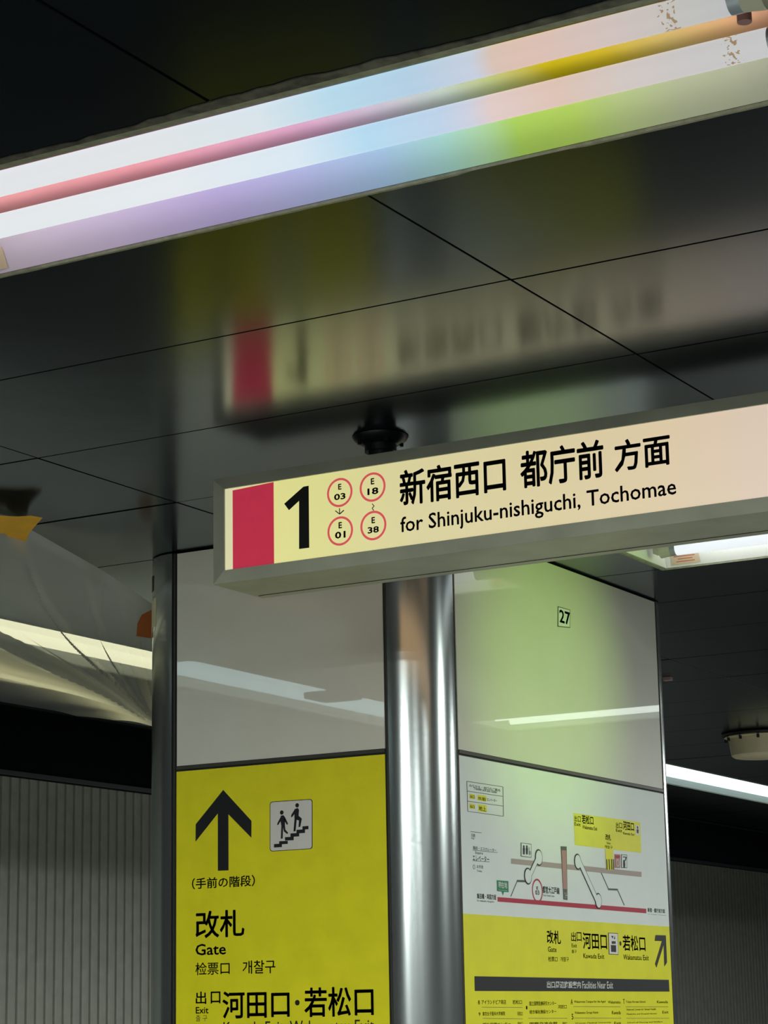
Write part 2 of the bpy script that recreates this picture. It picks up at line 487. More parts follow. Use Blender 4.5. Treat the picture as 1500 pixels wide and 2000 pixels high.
# brown scorch specks near the right end of the tubes
for tm in (tubeA, tubeB):
    nt = tm.node_tree
    b = nt.nodes['Principled BSDF']
    src = b.inputs['Emission Color'].links[0].from_socket
    g = nt.nodes.new('ShaderNodeNewGeometry')
    s = nt.nodes.new('ShaderNodeSeparateXYZ')
    nt.links.new(g.outputs['Position'], s.inputs[0])
    d = nt.nodes.new('ShaderNodeMath'); d.operation = 'SUBTRACT'; d.inputs[1].default_value = -0.985 if tm is tubeA else -0.955
    nt.links.new(s.outputs['X'], d.inputs[0])
    a = nt.nodes.new('ShaderNodeMath'); a.operation = 'ABSOLUTE'
    nt.links.new(d.outputs[0], a.inputs[0])
    l = nt.nodes.new('ShaderNodeMath'); l.operation = 'LESS_THAN'; l.inputs[1].default_value = 0.012
    nt.links.new(a.outputs[0], l.inputs[0])
    n = nt.nodes.new('ShaderNodeTexNoise'); n.inputs['Scale'].default_value = 160; n.inputs['Detail'].default_value = 2
    nt.links.new(g.outputs['Position'], n.inputs['Vector'])
    q = nt.nodes.new('ShaderNodeMath'); q.operation = 'GREATER_THAN'; q.inputs[1].default_value = 0.56
    nt.links.new(n.outputs['Fac'], q.inputs[0])
    mu = nt.nodes.new('ShaderNodeMath'); mu.operation = 'MULTIPLY'
    nt.links.new(l.outputs[0], mu.inputs[0]); nt.links.new(q.outputs[0], mu.inputs[1])
    mx = nt.nodes.new('ShaderNodeMix'); mx.data_type = 'RGBA'
    nt.links.new(mu.outputs[0], mx.inputs['Factor']); nt.links.new(src, mx.inputs['A'])
    mx.inputs['B'].default_value = lin((150, 128, 96))
    nt.links.new(mx.outputs['Result'], b.inputs['Emission Color'])

near_mats = dict(side=sideT, ridge=ridgeT, rim=M['rim'], end=M['rim'], tubes=(tubeA, tubeB))
std_mats = dict(side=M['reflector'], ridge=M['reflector'], rim=M['rim'], end=M['reflector'], tubes=(M['tube2'], M['tube2']))
mats3 = dict(std_mats, tubes=(M['tube3'], M['tube3']))
matsb = dict(std_mats, tubes=(M['tubeb'], M['tubeb']))
matsw = dict(std_mats, tubes=(M['tubew'], M['tubew']))
R0, R1, R2 = ROW_Y[5], ROW_Y[6], ROW_Y[7]
near = trough('ceiling_light', 'large twin-tube ceiling light across the top, pink-to-green light cast painted along its length', None, TX0, TX1, R0, R0 + TR_W, near_mats, chip=True)
trough('ceiling_light', 'white-lit ceiling light at the right edge, just behind the hanging sign', None, TX0, TX1, R1, R1 + TR_W, std_mats)
trough('ceiling_light', 'ceiling light seen only as a stripe mirrored in the pillar face with plate 27', None, TX0, TX1, R2, R2 + TR_W, mats3, detail=False)
# side row (runs along y)
side_defs = [(0.2, 3.22), (3.9, 6.95), (9.85, 12.98)]
side_lab = ['side-row ceiling light mirrored in the left pillar face above the yellow sign',
            'glowing side-row ceiling light behind the translucent plastic sheet at the left edge',
            'long cool white ceiling light in the distance, right of the pillar']
for (y0, y1), lb in zip(side_defs, side_lab):
    trough('ceiling_light', lb, 'side row of ceiling lights', LX0, LX1, y0, y1, matsw if 3.5 < y0 < 9 else matsb, along='y', detail=False)
ye = -14.0
for y0, y1 in side_defs:
    if y0 - ye > .05:
        n = max(1, round((y0 - ye) / 1.5))
        for i in range(n):
            side_strip(ye + (y0 - ye) * i / n, ye + (y0 - ye) * (i + 1) / n)
    ye = y1
for i in range(6):
    side_strip(ye + (22 - ye) * i / 6, ye + (22 - ye) * (i + 1) / 6)

# ------------------------------------------------------------------ track wall and fascia
XW = -7.5
wall = tag(MB().box(XW - 0.4, XW - 0.05, -14, 22, 0, 3.1).build('wall_left', M['darkwall']), kind='structure')
PITCH_R = 0.0762
n = 10


def rib_panel(y0):
    m = MB()
    vs, fs = [], []
    for i in range(n):
        a = y0 + .0015 + i * (PITCH_R - .0001)
        for dy, dx in ((0, -.034), (.005, -.034), (.010, -.002), (.024, 0), (.056, 0), (.069, -.002), (.074, -.034)):
            vs += [(XW + dx, a + dy, 0.6), (XW + dx, a + dy, 2.98)]
    k = len(vs) // 2
    fs = [(2 * i, 2 * i + 1, 2 * i + 3, 2 * i + 2) for i in range(k - 1)]
    m.add(vs, fs)
    return m


for j in range(40):
    y0 = -0.02 + 0.762 * j
    if y0 < 3.0 or y0 > 20.5:
        continue
    rib_panel(y0).build('wall_panel', M['wallrib'], wall)
MB().box(XW - .05, XW - .02, -7, 22, 0, 3.0).build('backing_board', M['black'], wall)
fas = tag(MB().box(-5.60, -5.502, -14, 22, 2.485, 3.02).build('trim_1', M['black']), kind='structure')
MB().box(-5.502, -5.49, -7, 22, 2.476, 2.492).build('fascia_lip', M['strip2'], fas)
MB().box(-5.502, -5.485, -7, 22, 2.738, 2.746).build('fascia_lip', M['strip2'], fas)

# ------------------------------------------------------------------ pillar
pil = empty('pillar', 'square platform pillar with pale glossy panels and rounded steel corners', 'pillar', loc=(-3.03, 5.48, 0))
OFF = Vector((3.03, -5.48, 0))


def pb(mb, name, m, **k):
    mb.v = [(x + OFF.x, y + OFF.y, z) for x, y, z in mb.v]
    return mb.build(name, m, pil, **k)


YL, XR, RC = 4.72, -2.59, 0.122
XL_, YB = -3.475, 6.24
H1 = 2.181
pb(MB().box(-3.425, -2.642, 4.772, 6.190, 0, ZC - .002), 'core', M['strip2'])
for cx, cy, a0 in ((-3.355, YL + RC, 180), (-2.712, YL + RC, 270), (-2.712, YB - RC, 0), (-3.355, YB - RC, 90)):
    vs, fs = [], []
    N = 24
    for i in range(N + 1):
        a = math.radians(a0 + 90 * i / N)
        for r in (RC, RC - .012):
            for z in (0, ZC - .003):
                vs.append((cx + r * math.cos(a), cy + r * math.sin(a), z))
    for i in range(N):
        k = 4 * i
        fs += [(k, k + 4, k + 5, k + 1), (k + 2, k + 3, k + 7, k + 6), (k + 1, k + 5, k + 7, k + 3), (k, k + 2, k + 6, k + 4)]
    fs += [(0, 1, 3, 2), (4 * N, 4 * N + 2, 4 * N + 3, 4 * N + 1)]
    pb(MB().add(vs, fs), 'corner_column', M['steel'], smooth=True)


def face_box(face, a0, a1, z0, z1, d0, d1):
    """box on the left face (a along x) or on the right face (a along y); d = proud of the face"""
    if face == 'L':
        return MB().box(a0, a1, YL - d1, YL - d0, z0, z1)
    return MB().box(XR + d0, XR + d1, a0, a1, z0, z1)


pb(face_box('L', -3.338, -2.722, H1 + .008, ZC - .006, -.02, 0), 'panel', M['enamel'])
pb(face_box('R', 4.852, 6.112, H1 + .008, ZC - .006, -.02, 0), 'panel', M['enamel'])
pb(face_box('L', -3.338, -2.722, .02, 1.29, -.02, 0), 'base_panel', M['base'])
pb(face_box('R', 4.852, 6.112, .02, 1.29, -.02, 0), 'base_panel', M['base'])
pb(MB().box(-3.338, -2.722, YB - .02, YB, .02, ZC - .006), 'panel', M['enamel'])
pb(MB().box(XL_, XL_ + .02, 4.852, 6.112, .02, ZC - .006), 'panel', M['enamel'])
pb(face_box('L', -3.338, -2.722, 1.30, H1 - .0065, -.02, 0), 'panel', M['base'])
pb(face_box('R', 4.852, 6.112, 1.30, H1 - .0065, -.02, 0), 'panel', M['base'])
# joint strips (a steel bead between two dark seals)
for f, a0, a1 in (('L', -3.338, -2.722), ('R', 4.852, 6.112)):
    pb(face_box(f, a0, a1, H1 - .007, H1 + .008, -.02, -.002), 'joint_seal', M['strip2'])
    pb(face_box(f, a0, a1, H1 - .0015, H1 + .0065, -.02, .002), 'joint_strip', M['strip'])
for f, a in (('L', -3.3455), ('L', -2.7145), ('R', 4.8455), ('R', 6.1185)):
    pb(face_box(f, a - .0075, a + .0075, .02, ZC - .004, -.02, -.003), 'joint_seal', M['strip2'])
    pb(face_box(f, a - .0018, a + .0018, .02, ZC - .004, -.02, .001), 'joint_strip', M['strip'])


# ------------------------------------------------------------------ text and flat print
def text_mesh(body, wide=0.0, res=3):
    c = bpy.data.curves.new('lettering', 'FONT')
    c.body = body
    c.resolution_u = res
    c.offset = wide
    o = bpy.data.objects.new('lettering', c)
    C.objects.link(o)
    bpy.context.view_layer.update()
    me = bpy.data.meshes.new_from_object(o.evaluated_get(bpy.context.evaluated_depsgraph_get()))
    bpy.data.objects.remove(o)
    return me


PL = {  # plane: axis, value, direction towards the viewer
    'S': (1, 3.88, Vector((0, -1, 0)), Vector((1, 0, 0))),
    'L': (1, YL, Vector((0, -1, 0)), Vector((1, 0, 0))),
    'R': (0, XR, Vector((1, 0, 0)), Vector((0, 1, 0))),
}


def put_text(body, face, lb, rt, m, parent, d, wide=0.0, base=False, name='lettering', res=3):
    """lay a line of lettering on a face between the photo points lb (left, bottom) and rt (right, top)"""
    ax, val, nrm, along = PL[face]
    p0, p1 = at(lb[0], lb[1], ax, val), at(rt[0], rt[1], ax, val)
    a0, a1 = p0.dot(along), p1.dot(along)
    z0, z1 = p0.z, p1.z
    bold = 0 if m is M['inkwhite'] else (wide if wide > .008 or (wide and not body.isascii()) else 0)
    if bold:
        wide = 0
        res = 2
    me = text_mesh(body, wide, res)
    xs = [v.co.x for v in me.vertices]
    ys = [v.co.y for v in me.vertices]
    if bold:
        bmx = bmesh.new()
        for q in range(8):
            m_ = me.copy()
            m_.transform(Matrix.Translation((bold * math.cos(q * math.pi / 4), bold * math.sin(q * math.pi / 4), 0)))
            bmx.from_mesh(m_)
        bmx.from_mesh(me)
        bmx.to_mesh(me)
        bmx.free()
        xs = [v.co.x for v in me.vertices]
        ys = [v.co.y for v in me.vertices]
    mx0, mx1, my0, my1 = min(xs), max(xs), (0 if base else min(ys)), max(ys)
    for v in me.vertices:
        a = a0 + (v.co.x - mx0) / (mx1 - mx0) * (a1 - a0)
        z = z0 + (v.co.y - my0) / (my1 - my0) * (z1 - z0)
        w_ = along * a + nrm * (abs(val) * (1 if (nrm * val)[ax] > 0 else -1)) if False else along * a
        w_[ax] = val
        w_ += nrm * d
        w_.z = z
        v.co = w_
    me.materials.append(m)
    return finish_print(me, name, parent)


def finish_print(me, name, parent):
    o = bpy.data.objects.new(name, me)
    C.objects.link(o)
    if parent is not None:
        off = parent_offset(parent)
        me.transform(Matrix.Translation(-off))
        o.parent = parent
    return o


def parent_offset(p):
    v = Vector((0, 0, 0))
    while p is not None:
        v += p.location
        p = p.parent
    return v


def put_poly(face, pts, m, parent, d, name='mark', t=0.0004):
    ax, val, nrm, along = PL[face]
    if not isinstance(pts[0][0], (tuple, list)):
        pts = [pts]
    mb = MB()
    for loop in pts:
        P3 = [at(x, y, ax, val) + nrm * d for x, y in loop]
        mb.poly3(P3, nrm, t)
    off = parent_offset(parent)
    mb.v = [(a - off.x, b - off.y, c - off.z) for a, b, c in mb.v]
    return mb.build(name, m, parent)


def rect(l, t, r, b):
    return [(l, b), (r, b), (r, t), (l, t)]


def line(p, q, w_):
    dx, dy = q[0] - p[0], q[1] - p[1]
    n_ = math.hypot(dx, dy)
    ox, oy = -dy / n_ * w_ / 2, dx / n_ * w_ / 2
    return [(p[0] + ox, p[1] + oy), (q[0] + ox, q[1] + oy), (q[0] - ox, q[1] - oy), (p[0] - ox, p[1] - oy)]


def ring3(face, c, r, w_, m, parent, d, name='ring', sx=1.0, t=.0004, n=40):
    """ring of radius r metres around photo point c"""
    ax, val, nrm, along = PL[face]
    P = at(c[0], c[1], ax, val) + nrm * d
    vs, fs = [], []
    for i in range(n):
        a = 2 * math.pi * i / n
        for rr in (r, r - w_):
            for k in (0, t):
                vs.append(P + along * (rr * math.cos(a) * sx) + Vector((0, 0, rr * math.sin(a))) + nrm * k)
    for i in range(n):
        k, j = 4 * i, 4 * ((i + 1) % n)
        fs += [(k, j, j + 1, k + 1), (k + 2, k + 3, j + 3, j + 2), (k + 1, j + 1, j + 3, k + 3), (k, k + 2, j + 2, j)]
    off = parent_offset(parent)
    vs = [v - off for v in vs]
    return MB().add(vs, fs).build(name, m, parent)


def disc3(face, c, r, m, parent, d, name='disc', sx=1.0, t=.0004, n=28):
    ax, val, nrm, along = PL[face]
    P = at(c[0], c[1], ax, val) + nrm * d
    off = parent_offset(parent)
    pts = [P + along * (r * math.cos(2 * math.pi * i / n) * sx) + Vector((0, 0, r * math.sin(2 * math.pi * i / n))) - off for i in range(n)]
    return MB().poly3(pts, nrm, t).build(name, m, parent)


# ------------------------------------------------------------------ hanging platform sign
SY0, SY1 = 3.88, 4.095
SX0, SX1 = -2.658, -0.60
SZ0, SZ1 = 2.456, 2.686
sign = empty('hanging_sign', 'long backlit sign hung from the ceiling with red block and black number 1', 'sign', loc=(-1.62, 3.99, SZ0))
SO = Vector(sign.location)


def sb(mb, name, m, parent=None, **k):
    mb.v = [(x - SO.x, y - SO.y, z - SO.z) for x, y, z in mb.v]
    return mb.build(name, m, parent or sign, **k)


FX0, FX1, FZ0, FZ1 = -2.622, -0.626, 2.4815, 2.6585
# housing: bottom, top and end plates
sb(MB().box(SX0, SX1, SY0 + .012, SY1 - .012, SZ0, SZ0 + .004), 'bottom_plate', M['frame'])
sb(MB().box(SX0, SX1, SY0 + .012, SY1 - .012, SZ1 - .004, SZ1), 'top_plate', M['frame'])
sb(MB().box(SX0, SX0 + .004, SY0 + .012, SY1 - .012, SZ0 + .004, SZ1 - .004), 'end_plate', M['frame'])
sb(MB().box(SX1 - .004, SX1, SY0 + .012, SY1 - .012, SZ0 + .004, SZ1 - .004), 'end_plate', M['frame'])
sb(MB().box(SX0 + .01, SX1 - .01, SY1 - .045, SY1 - .043, SZ0 - .0012, SZ0), 'bottom_seam', M['strip'])


def mitre_bar(q0, q1, s0, s1, yi, yo, yb):
    """frame bar with mitred ends between outer edge points q and inner edge points s (x, z); its face slopes from yi (inner) to yo (outer)"""
    m = MB()
    v = [(q0[0], yo, q0[1]), (q1[0], yo, q1[1]), (s1[0], yi, s1[1]), (s0[0], yi, s0[1])]
    v += [(a, yb, c) for a, b, c in v]
    m.add(v, [(0, 1, 2, 3), (7, 6, 5, 4), (0, 4, 5, 1), (1, 5, 6, 2), (2, 6, 7, 3), (3, 7, 4, 0)])
    return m


for yi, yo, yb in ((SY0 - .001, SY0 + .011, SY0 + .013), (SY1 + .001, SY1 - .011, SY1 - .013)):
    q = [(SX0, SZ0), (SX1, SZ0), (SX1, SZ1), (SX0, SZ1)]
    s = [(FX0, FZ0), (FX1, FZ0), (FX1, FZ1), (FX0, FZ1)]
    for i in range(4):
        j = (i + 1) % 4
        sb(mitre_bar(q[i], q[j], s[i], s[j], yi, yo, yb), 'frame_bar', M['frame'], bevel=.0007)
facem = mat('backlit_sign_face', (0.35, 0.34, 0.28), 0.35, emit=(1, 1, 1), es=1.06)  # yellow-to-pink cast of the light painted along the glow colour
ramp_x(facem, -2.63, -1.39, [(0, (190, 188, 146)), (.015, (196, 192, 150)), (.10, (204, 200, 122)), (.22, (200, 196, 124)), (.38, (198, 188, 138)), (.62, (198, 184, 140)), (.80, (200, 180, 146)), (.92, (200, 178, 156)), (1, (198, 178, 164))], 'Emission Color')
backm = mat('backlit_sign_back', (0.35, 0.3, 0.25), 0.35, emit=lin((240, 190, 140)), es=1.0)
sb(MB().box(FX0, FX1, SY0 + .003, SY0 + .006, FZ0, FZ1), 'light_panel', facem)
sb(MB().box(FX0, FX1, SY1 - .006, SY1 - .003, FZ0, FZ1), 'light_panel', backm)
redm = mat('backlit_red_block', (0.35, 0.02, 0.04), 0.35, emit=lin((186, 48, 72)), es=0.75, noise=0.12, nscale=25)
redm2 = mat('backlit_red_ring', (0.35, 0.02, 0.04), 0.35, emit=lin((205, 84, 88)), es=0.85)
inks = mat('sign_black_print', (0.010, 0.011, 0.010), 0.4)
inks2 = mat('sign_dark_brown_print', (0.03, 0.025, 0.012), 0.45)
D = -.0028
put_poly('S', [(453, 957.5), (453.5, 1111.5), (534, 1102.7), (533, 941)], redm, sign, D, 'red_block', t=.0003)
DT = -.0026


def c5(x, y):
    return (400 + x / 2.7273, 820 + y / 2.7273)


put_poly('S', [c5(550, 350), c5(522, 355), c5(420, 446), c5(445, 480), c5(499, 430), c5(499, 687), c5(553, 680)], inks, sign, DT, 'number_one')
for (c, top, bot) in (((715.5, 386), ('E', (707, 372), (724, 338)), ('03', (685, 429), (746, 386))),
                      ((890.5, 357), ('E', (881, 344), (899, 308)), ('18', (863, 401), (921, 356))),
                      ((718, 591), ('E', (709, 578), (727, 542)), ('01', (690, 634), (746, 589))),
                      ((894.5, 562), ('E', (885, 551), (903, 515)), ('38', (864, 606), (924, 563)))):
    ring3('S', c5(*c), .0308, .0047, redm2, sign, DT, 'station_ring')
    for body, lb, rt in (top, bot):
        put_text(body, 'S', c5(*lb), c5(*rt), inks2, sign, DT, wide=.030)
put_poly('S', [line(c5(714, 470), c5(715, 500), 1.6), line(c5(692, 483), c5(715, 501), 1.8), line(c5(738, 480), c5(715, 501), 1.8)], inks2, sign, DT, 'arrow')
put_poly('S', [line(c5(888, 446), c5(899, 458), 1.5), line(c5(899, 458), c5(888, 470), 1.5), line(c5(888, 470), c5(897, 482), 1.5)], inks2, sign, DT, 'wavy_mark')
put_text('新宿西口', 'S', (780, 989.5), (985.5, 887), inks, sign, DT, wide=.020)
put_text('都庁前', 'S', (1016, 955), (1176.5, 856), inks, sign, DT, wide=.020)
put_text('方面', 'S', (1200, 922.5), (1306.5, 844), inks, sign, DT, wide=.020)
put_text('for Shinjuku-nishiguchi, Tochomae', 'S', (781, 1039), (1318.5, 932.5), inks2, sign, DT, wide=.012, base=True)

# hangers: pole with bell flange at the ceiling
for hx in (-2.297, -0.95):
    hy = 3.988
    m = MB().cyl((hx, hy, SZ1), 2, .026, ZC - SZ1 - .0003, 28)
    pl_ = sb(m, 'pole', M['pole'], smooth=True)
    sb(MB().lathe((hx, hy, ZC), [(.0262, -.034), (.034, -.034), (.034, -.020), (.044, -.016), (.056, -.008), (.060, -.001), (.0262, -.001)]), 'flange', M['flange'], pl_, smooth=True)
    for k in range(4):
        a = math.radians(45 + 90 * k)
        sb(MB().cyl((hx + .046 * math.cos(a), hy + .046 * math.sin(a), ZC - .020), 2, .0045, .010, 6), 'screw', M['flange'], pl_)

# ------------------------------------------------------------------ yellow sign on the left face
ys = empty('gate_sign', 'yellow direction panel with an up arrow, on the left face of the pillar', 'sign', loc=(-3.03, YL, 1.30))
m = MB().box(-3.338 + 3.03, -2.722 + 3.03, -.001, -.0001, 0, H1 - .0065 - 1.30)
m.build('panel', M['yellow'], ys)


def c2(x, y):
    return (320 + x / 3.2609, 1450 + y / 3.2609)


def c3(x, y):
    return (320 + x / 3.2609, 1740 + y / 3.2609)


E0 = .0012
put_poly('L', [c2(*p) for p in ((380, 303), (560, 500), (559, 607), (413, 458), (414, 815), (346, 818), (346, 452), (204, 632), (205, 522))], M['ink'], ys, E0, 'up_arrow')


def rrect(l, t, r, b, rad, sl):
    out = []
    for cx, cy, a0 in ((r - rad, b - rad, 0), (l + rad, b - rad, 90), (l + rad, t + rad, 180), (r - rad, t + rad, 270)):
        for i in range(5):
            a = math.radians(a0 + 22.5 * i)
            x, y = cx + rad * math.cos(a), cy + rad * math.sin(a)
            out.append((x, y + sl * (x - l)))
    return out


put_poly('L', [c2(*p) for p in rrect(677, 378, 949, 696, 18, -.065)], M['ink'], ys, E0, 'pictogram_border')
pic = put_poly('L', [c2(*p) for p in rrect(681, 382, 945, 692, 16, -.065)], M['palewhite'], ys, E0 + .0004, 'pictogram_plate')
st = []
sx, sy = 705, 668
steps = [(705, 648, 755, 670), (738, 630, 792, 650), (775, 604, 830, 626), (810, 580, 865, 602), (848, 557, 902, 580), (886, 535, 924, 556)]
for l, t, r, b in steps:
    st.append([c2(l, b), c2(r, b - 3), c2(r, t - 3), c2(l, t)])
put_poly('L', st, M['ink'], ys, E0 + .0009, 'stair_mark')


def figure(ox, oy, s, limbs, head):
    disc3('L', c2(*head), .0053, M['ink'], ys, E0 + .0009, 'figure_head')
    put_poly('L', [[c2(*p) for p in l] for l in limbs], M['ink'], ys, E0 + .0009, 'figure_mark')


figure(0, 0, 1, [[(748, 468), (765, 464), (776, 480), (774, 530), (752, 532), (746, 500)], [(750, 470), (728, 512), (724, 526), (732, 526), (748, 500)],
                 [(772, 472), (793, 515), (790, 526), (783, 520), (768, 492)], [(752, 530), (763, 530), (760, 612), (748, 614)], [(760, 528), (774, 528), (777, 556), (795, 576), (789, 584), (768, 568)]], (754, 447))
figure(0, 0, 1, [[(836, 425), (856, 418), (864, 430), (860, 480), (836, 490), (834, 450)], [(838, 425), (815, 462), (813, 478), (822, 474), (838, 452)],
                 [(836, 485), (850, 482), (842, 566), (829, 568)], [(846, 478), (862, 468), (882, 486), (872, 538), (861, 540), (864, 498), (850, 494)]], (852, 401))
put_text('（手前の階段）', 'L', c2(180, 937), c2(582, 843), M['ink'], ys, E0, wide=.016)
put_text('改札', 'L', c3(203, 304), c3(515, 116), M['ink'], ys, E0, wide=.016)
put_text('Gate', 'L', c3(203, 412), c3(397, 332), M['ink'], ys, E0, wide=.016)
put_text('检票口', 'L', c3(203, 538), c3(421, 450), M['ink'], ys, E0, wide=.009)
put_text('개찰구', 'L', c3(503, 530), c3(712, 438), M['ink'], ys, E0, wide=.009)
put_text('出', 'L', c3(205, 722), c3(272, 640), M['ink'], ys, E0, wide=.016)
put_text('口', 'L', c3(300, 718), c3(362, 640), M['ink'], ys, E0, wide=.016)
put_text('Exit', 'L', c3(205, 782), c3(286, 738), M['ink'], ys, E0, wide=.016)
put_text('출 구', 'L', c3(205, 832), c3(278, 790), M['ink'], ys, E0, res=2)
put_text('河田口', 'L', c3(375, 815), c3(802, 630), M['ink'], ys, E0, wide=.016)
disc3('L', c3(852, 712), .0066, M['ink'], ys, E0, 'dot')
put_text('若松口', 'L', c3(897, 805), c3(1336, 605), M['ink'], ys, E0, wide=.016)
put_text('Kawada Exit, Wakamatsu Exit', 'L', (437, 2018), (731, 1991), M['ink'], ys, E0, wide=.006, base=True)

# ------------------------------------------------------------------ station map on the right face
mp = empty('station_map', 'white and yellow station layout map on the right face of the pillar', 'sign', loc=(XR, 5.48, 1.30))
MB().box(.0001, .001, 4.852 - 5.48, 6.112 - 5.48, 1.7925 - 1.30, H1 - .0065 - 1.30).build('map_sheet', M['mapwhite'], mp)
MB().box(.0001, .001, 4.852 - 5.48, 6.112 - 5.48, 0, 1.7925 - 1.30).build('yellow_sheet', M['yellow2'], mp)


def d4(x, y):
    return (880 + x / 3.409, 1460 + y / 3.409)


def d5(x, y):
    return (880 + x / 3.409, 1640 + y / 3.409)


def d6(x, y):
    return (900 + x / 3.409, 1780 + y / 3.409)


E1, E2, E3 = .0012, .0018, .0024
K, KG = M['ink'], M['inkgrey']
# legend table
for a, b in (((105, 225), (345, 262)), ((107, 290), (346, 326)), ((109, 357), (347, 390)), ((111, 425), (349, 458)), ((105, 225), (111, 425)), ((345, 262), (349, 458))):
    put_poly('R', line(d4(*a), d4(*b), 0.9), KG, mp, E1, 'table_line')
for q in ([(122, 308), (157, 313), (160, 345), (124, 340)], [(176, 315), (234, 322), (236, 360), (178, 352)], [(122, 373), (158, 378), (160, 410), (124, 405)], [(180, 378), (236, 386), (238, 432), (183, 425)]):
    put_poly('R', [d4(*p) for p in q], M['yellow2'], mp, E1, 'yellow_cell')


def rt_(body, f, l, t, r, b, m, d, wide=.006, name='lettering'):
    return put_text(body, 'R', f(l, b), f(r, t), m, mp, d, wide=wide, name=name, res=2)


def skew(body, f, l, t, r, b, m, d, wide=.01, name='lettering'):
    # lines on the map slope with the perspective: l,t / r,b measured at the two ends
    return put_text(body, 'R', f(l, b), f(r, t), m, mp, d, wide=wide, name=name, res=2)


skew('のりかえ・出口のご案内', d4, 122, 277, 327, 262, K, E1)
skew('Transfer and Exit Guide', d4, 150, 288, 305, 280, KG, E1)
skew('出口', d4, 126, 320, 155, 336, K, E2)
skew('改札', d4, 180, 330, 204, 348, K, E2)
skew('階段', d4, 208, 334, 230, 354, K, E2)
skew('エレベーター', d4, 240, 345, 305, 356, KG, E1)
skew('出口', d4, 126, 386, 155, 402, K, E2)
skew('地上', d4, 184, 396, 232, 420, K, E2)
for a, b in (((130, 560), (202, 568)),):
    put_poly('R', line(d4(*a), d4(*b), 0.9), KG, mp, E1, 'rule_line')
skew('凡例', d4, 134, 575, 160, 598, K, E1)
skew('Key', d4, 136, 602, 156, 612, KG, E1)
skew('階段・エスカレーター', d5, 148, 60, 302, 66, K, E1)
skew('Stairs', d5, 160, 82, 212, 94, KG, E1)
put_poly('R', line(d5(145, 70), d5(310, 86), .8), KG, mp, E1, 'rule_line')
skew('エレベーター', d5, 145, 112, 254, 140, K, E1)
put_poly('R', line(d5(145, 140), d5(256, 148), .8), KG, mp, E1, 'rule_line')
skew('お手洗', d5, 172, 172, 214, 190, K, E1)
skew('Toilet', d5, 172, 204, 206, 214, KG, E1)
ring3('R', d5(153, 182), .0055, .001, KG, mp, E1, 'symbol_ring')
# upper floor band, platform line, lift shaft
put_poly('R', [d5(400, 125), d5(400, 160), d5(1268, 248), d5(1268, 215)], M['barpink'], mp, E1, 'concourse_band')
put_poly('R', [d5(730, 44), d5(768, 46), d5(774, 402), d5(748, 398)], M['inkgrey'], mp, E2, 'lift_shaft_border')
put_poly('R', [d5(734, 70), d5(764, 72), d5(769, 330), d5(744, 328)], M['inkpink'], mp, E2 + .0006, 'lift_shaft')
skew('エレベーター', d5, 754, 346, 770, 396, M['inkwhite'], E3 + .0004)
put_poly('R', [d5(310, 382), d5(310, 412), d5(1300, 490), d5(1300, 460)], M['inkred'], mp, E1, 'platform_line')
# yellow exit area
put_poly('R', [d4(815, 436), (880 + 824 / 3.409, 1640 + 36 / 3.409), d5(1266, 88), d4(1260, 498)], M['yellow2'], mp, E1, 'exit_area')
put_poly('R', [d5(1026, 60), d5(1032, 200), d5(1082, 204), d5(1078, 66)], M['yellow2'], mp, E2, 'exit_passage')
for x in (1034, 1050, 1066, 1078):
    put_poly('R', line(d5(x, 130), d5(x + 3, 200), 1.6), K, mp, E3, 'gate_bar')
skew('出', d4, 821, 455, 838, 492, K, E2)
skew('口', d4, 845, 460, 862, 496, K, E2)
skew('若松口', d4, 872, 458, 946, 506, K, E2, wide=.02)
skew('Exit', d4, 822, 503, 862, 520, K, E2)
skew('Wakamatsu Exit', d4, 874, 530, 972, 540, K, E2)
skew('出', d4, 1098, 500, 1114, 536, K, E2)
skew('口', d4, 1120, 504, 1138, 538, K, E2)
skew('河田口', d4, 1146, 500, 1216, 548, K, E2, wide=.02)
skew('Exit', d4, 1098, 545, 1138, 560, K, E2)
skew('Kawada Exit', d4, 1146, 572, 1220, 578, K, E2)
put_poly('R', [d4(1226, 516), d4(1228, 580), d4(1254, 584), d4(1252, 520)], M['palewhite'], mp, E2, 'lift_plate')
skew('改札', d4, 1028, 580, 1064, 616, K, E2, wide=.02)
skew('Gate', d4, 1036, 630, 1060, 642, K, E2)
skew('개찰구', d4, 1022, 656, 1074, 670, K, E2)
for a, b, r_ in (((1240, 533), 0, .004), ):
    disc3('R', d4(*a), r_, K, mp, E3, 'figure_head')
put_poly('R', [d4(1234, 545), d4(1236, 570), d4(1246, 572), d4(1246, 546)], K, mp, E3, 'figure_mark')
# escalators: outlined capsules
def capsule(p, q, hook_p, hook_q, w_):
    for a, b in ((p, q),):
        put_poly('R', line(d5(*a), d5(*b), w_), K, mp, E2, 'escalator_border')
        put_poly('R', line(d5(*a), d5(*b), w_ - 2.2), M['mapwhite'], mp, E2 + .0006, 'escalator')
    for c, r_ in ((hook_p, .0215), (hook_q, .0215)):
        disc3('R', d5(*c), r_, K, mp, E2 - .0001, 'escalator_end_border')
        disc3('R', d5(*c), r_ - .0035, M['mapwhite'], mp, E2 + .0007, 'escalator_end')


capsule((572, 130), (524, 235), (583, 119), (511, 243), 8.5)
capsule((850, 140), (972, 408), (842, 147), (980, 408), 8.5)
# stairs
for a, b, w_ in (((398, 378), (440, 276), 1.4), ((438, 275), (530, 278), 4.2), ((1000, 220), (1048, 328), 1.4), ((1046, 330), (1110, 333), 3.6), ((1108, 333), (1154, 437), 1.4)):
    put_poly('R', line(d5(*a), d5(*b), w_), M['inkgrey'], mp, E1, 'stair_line')
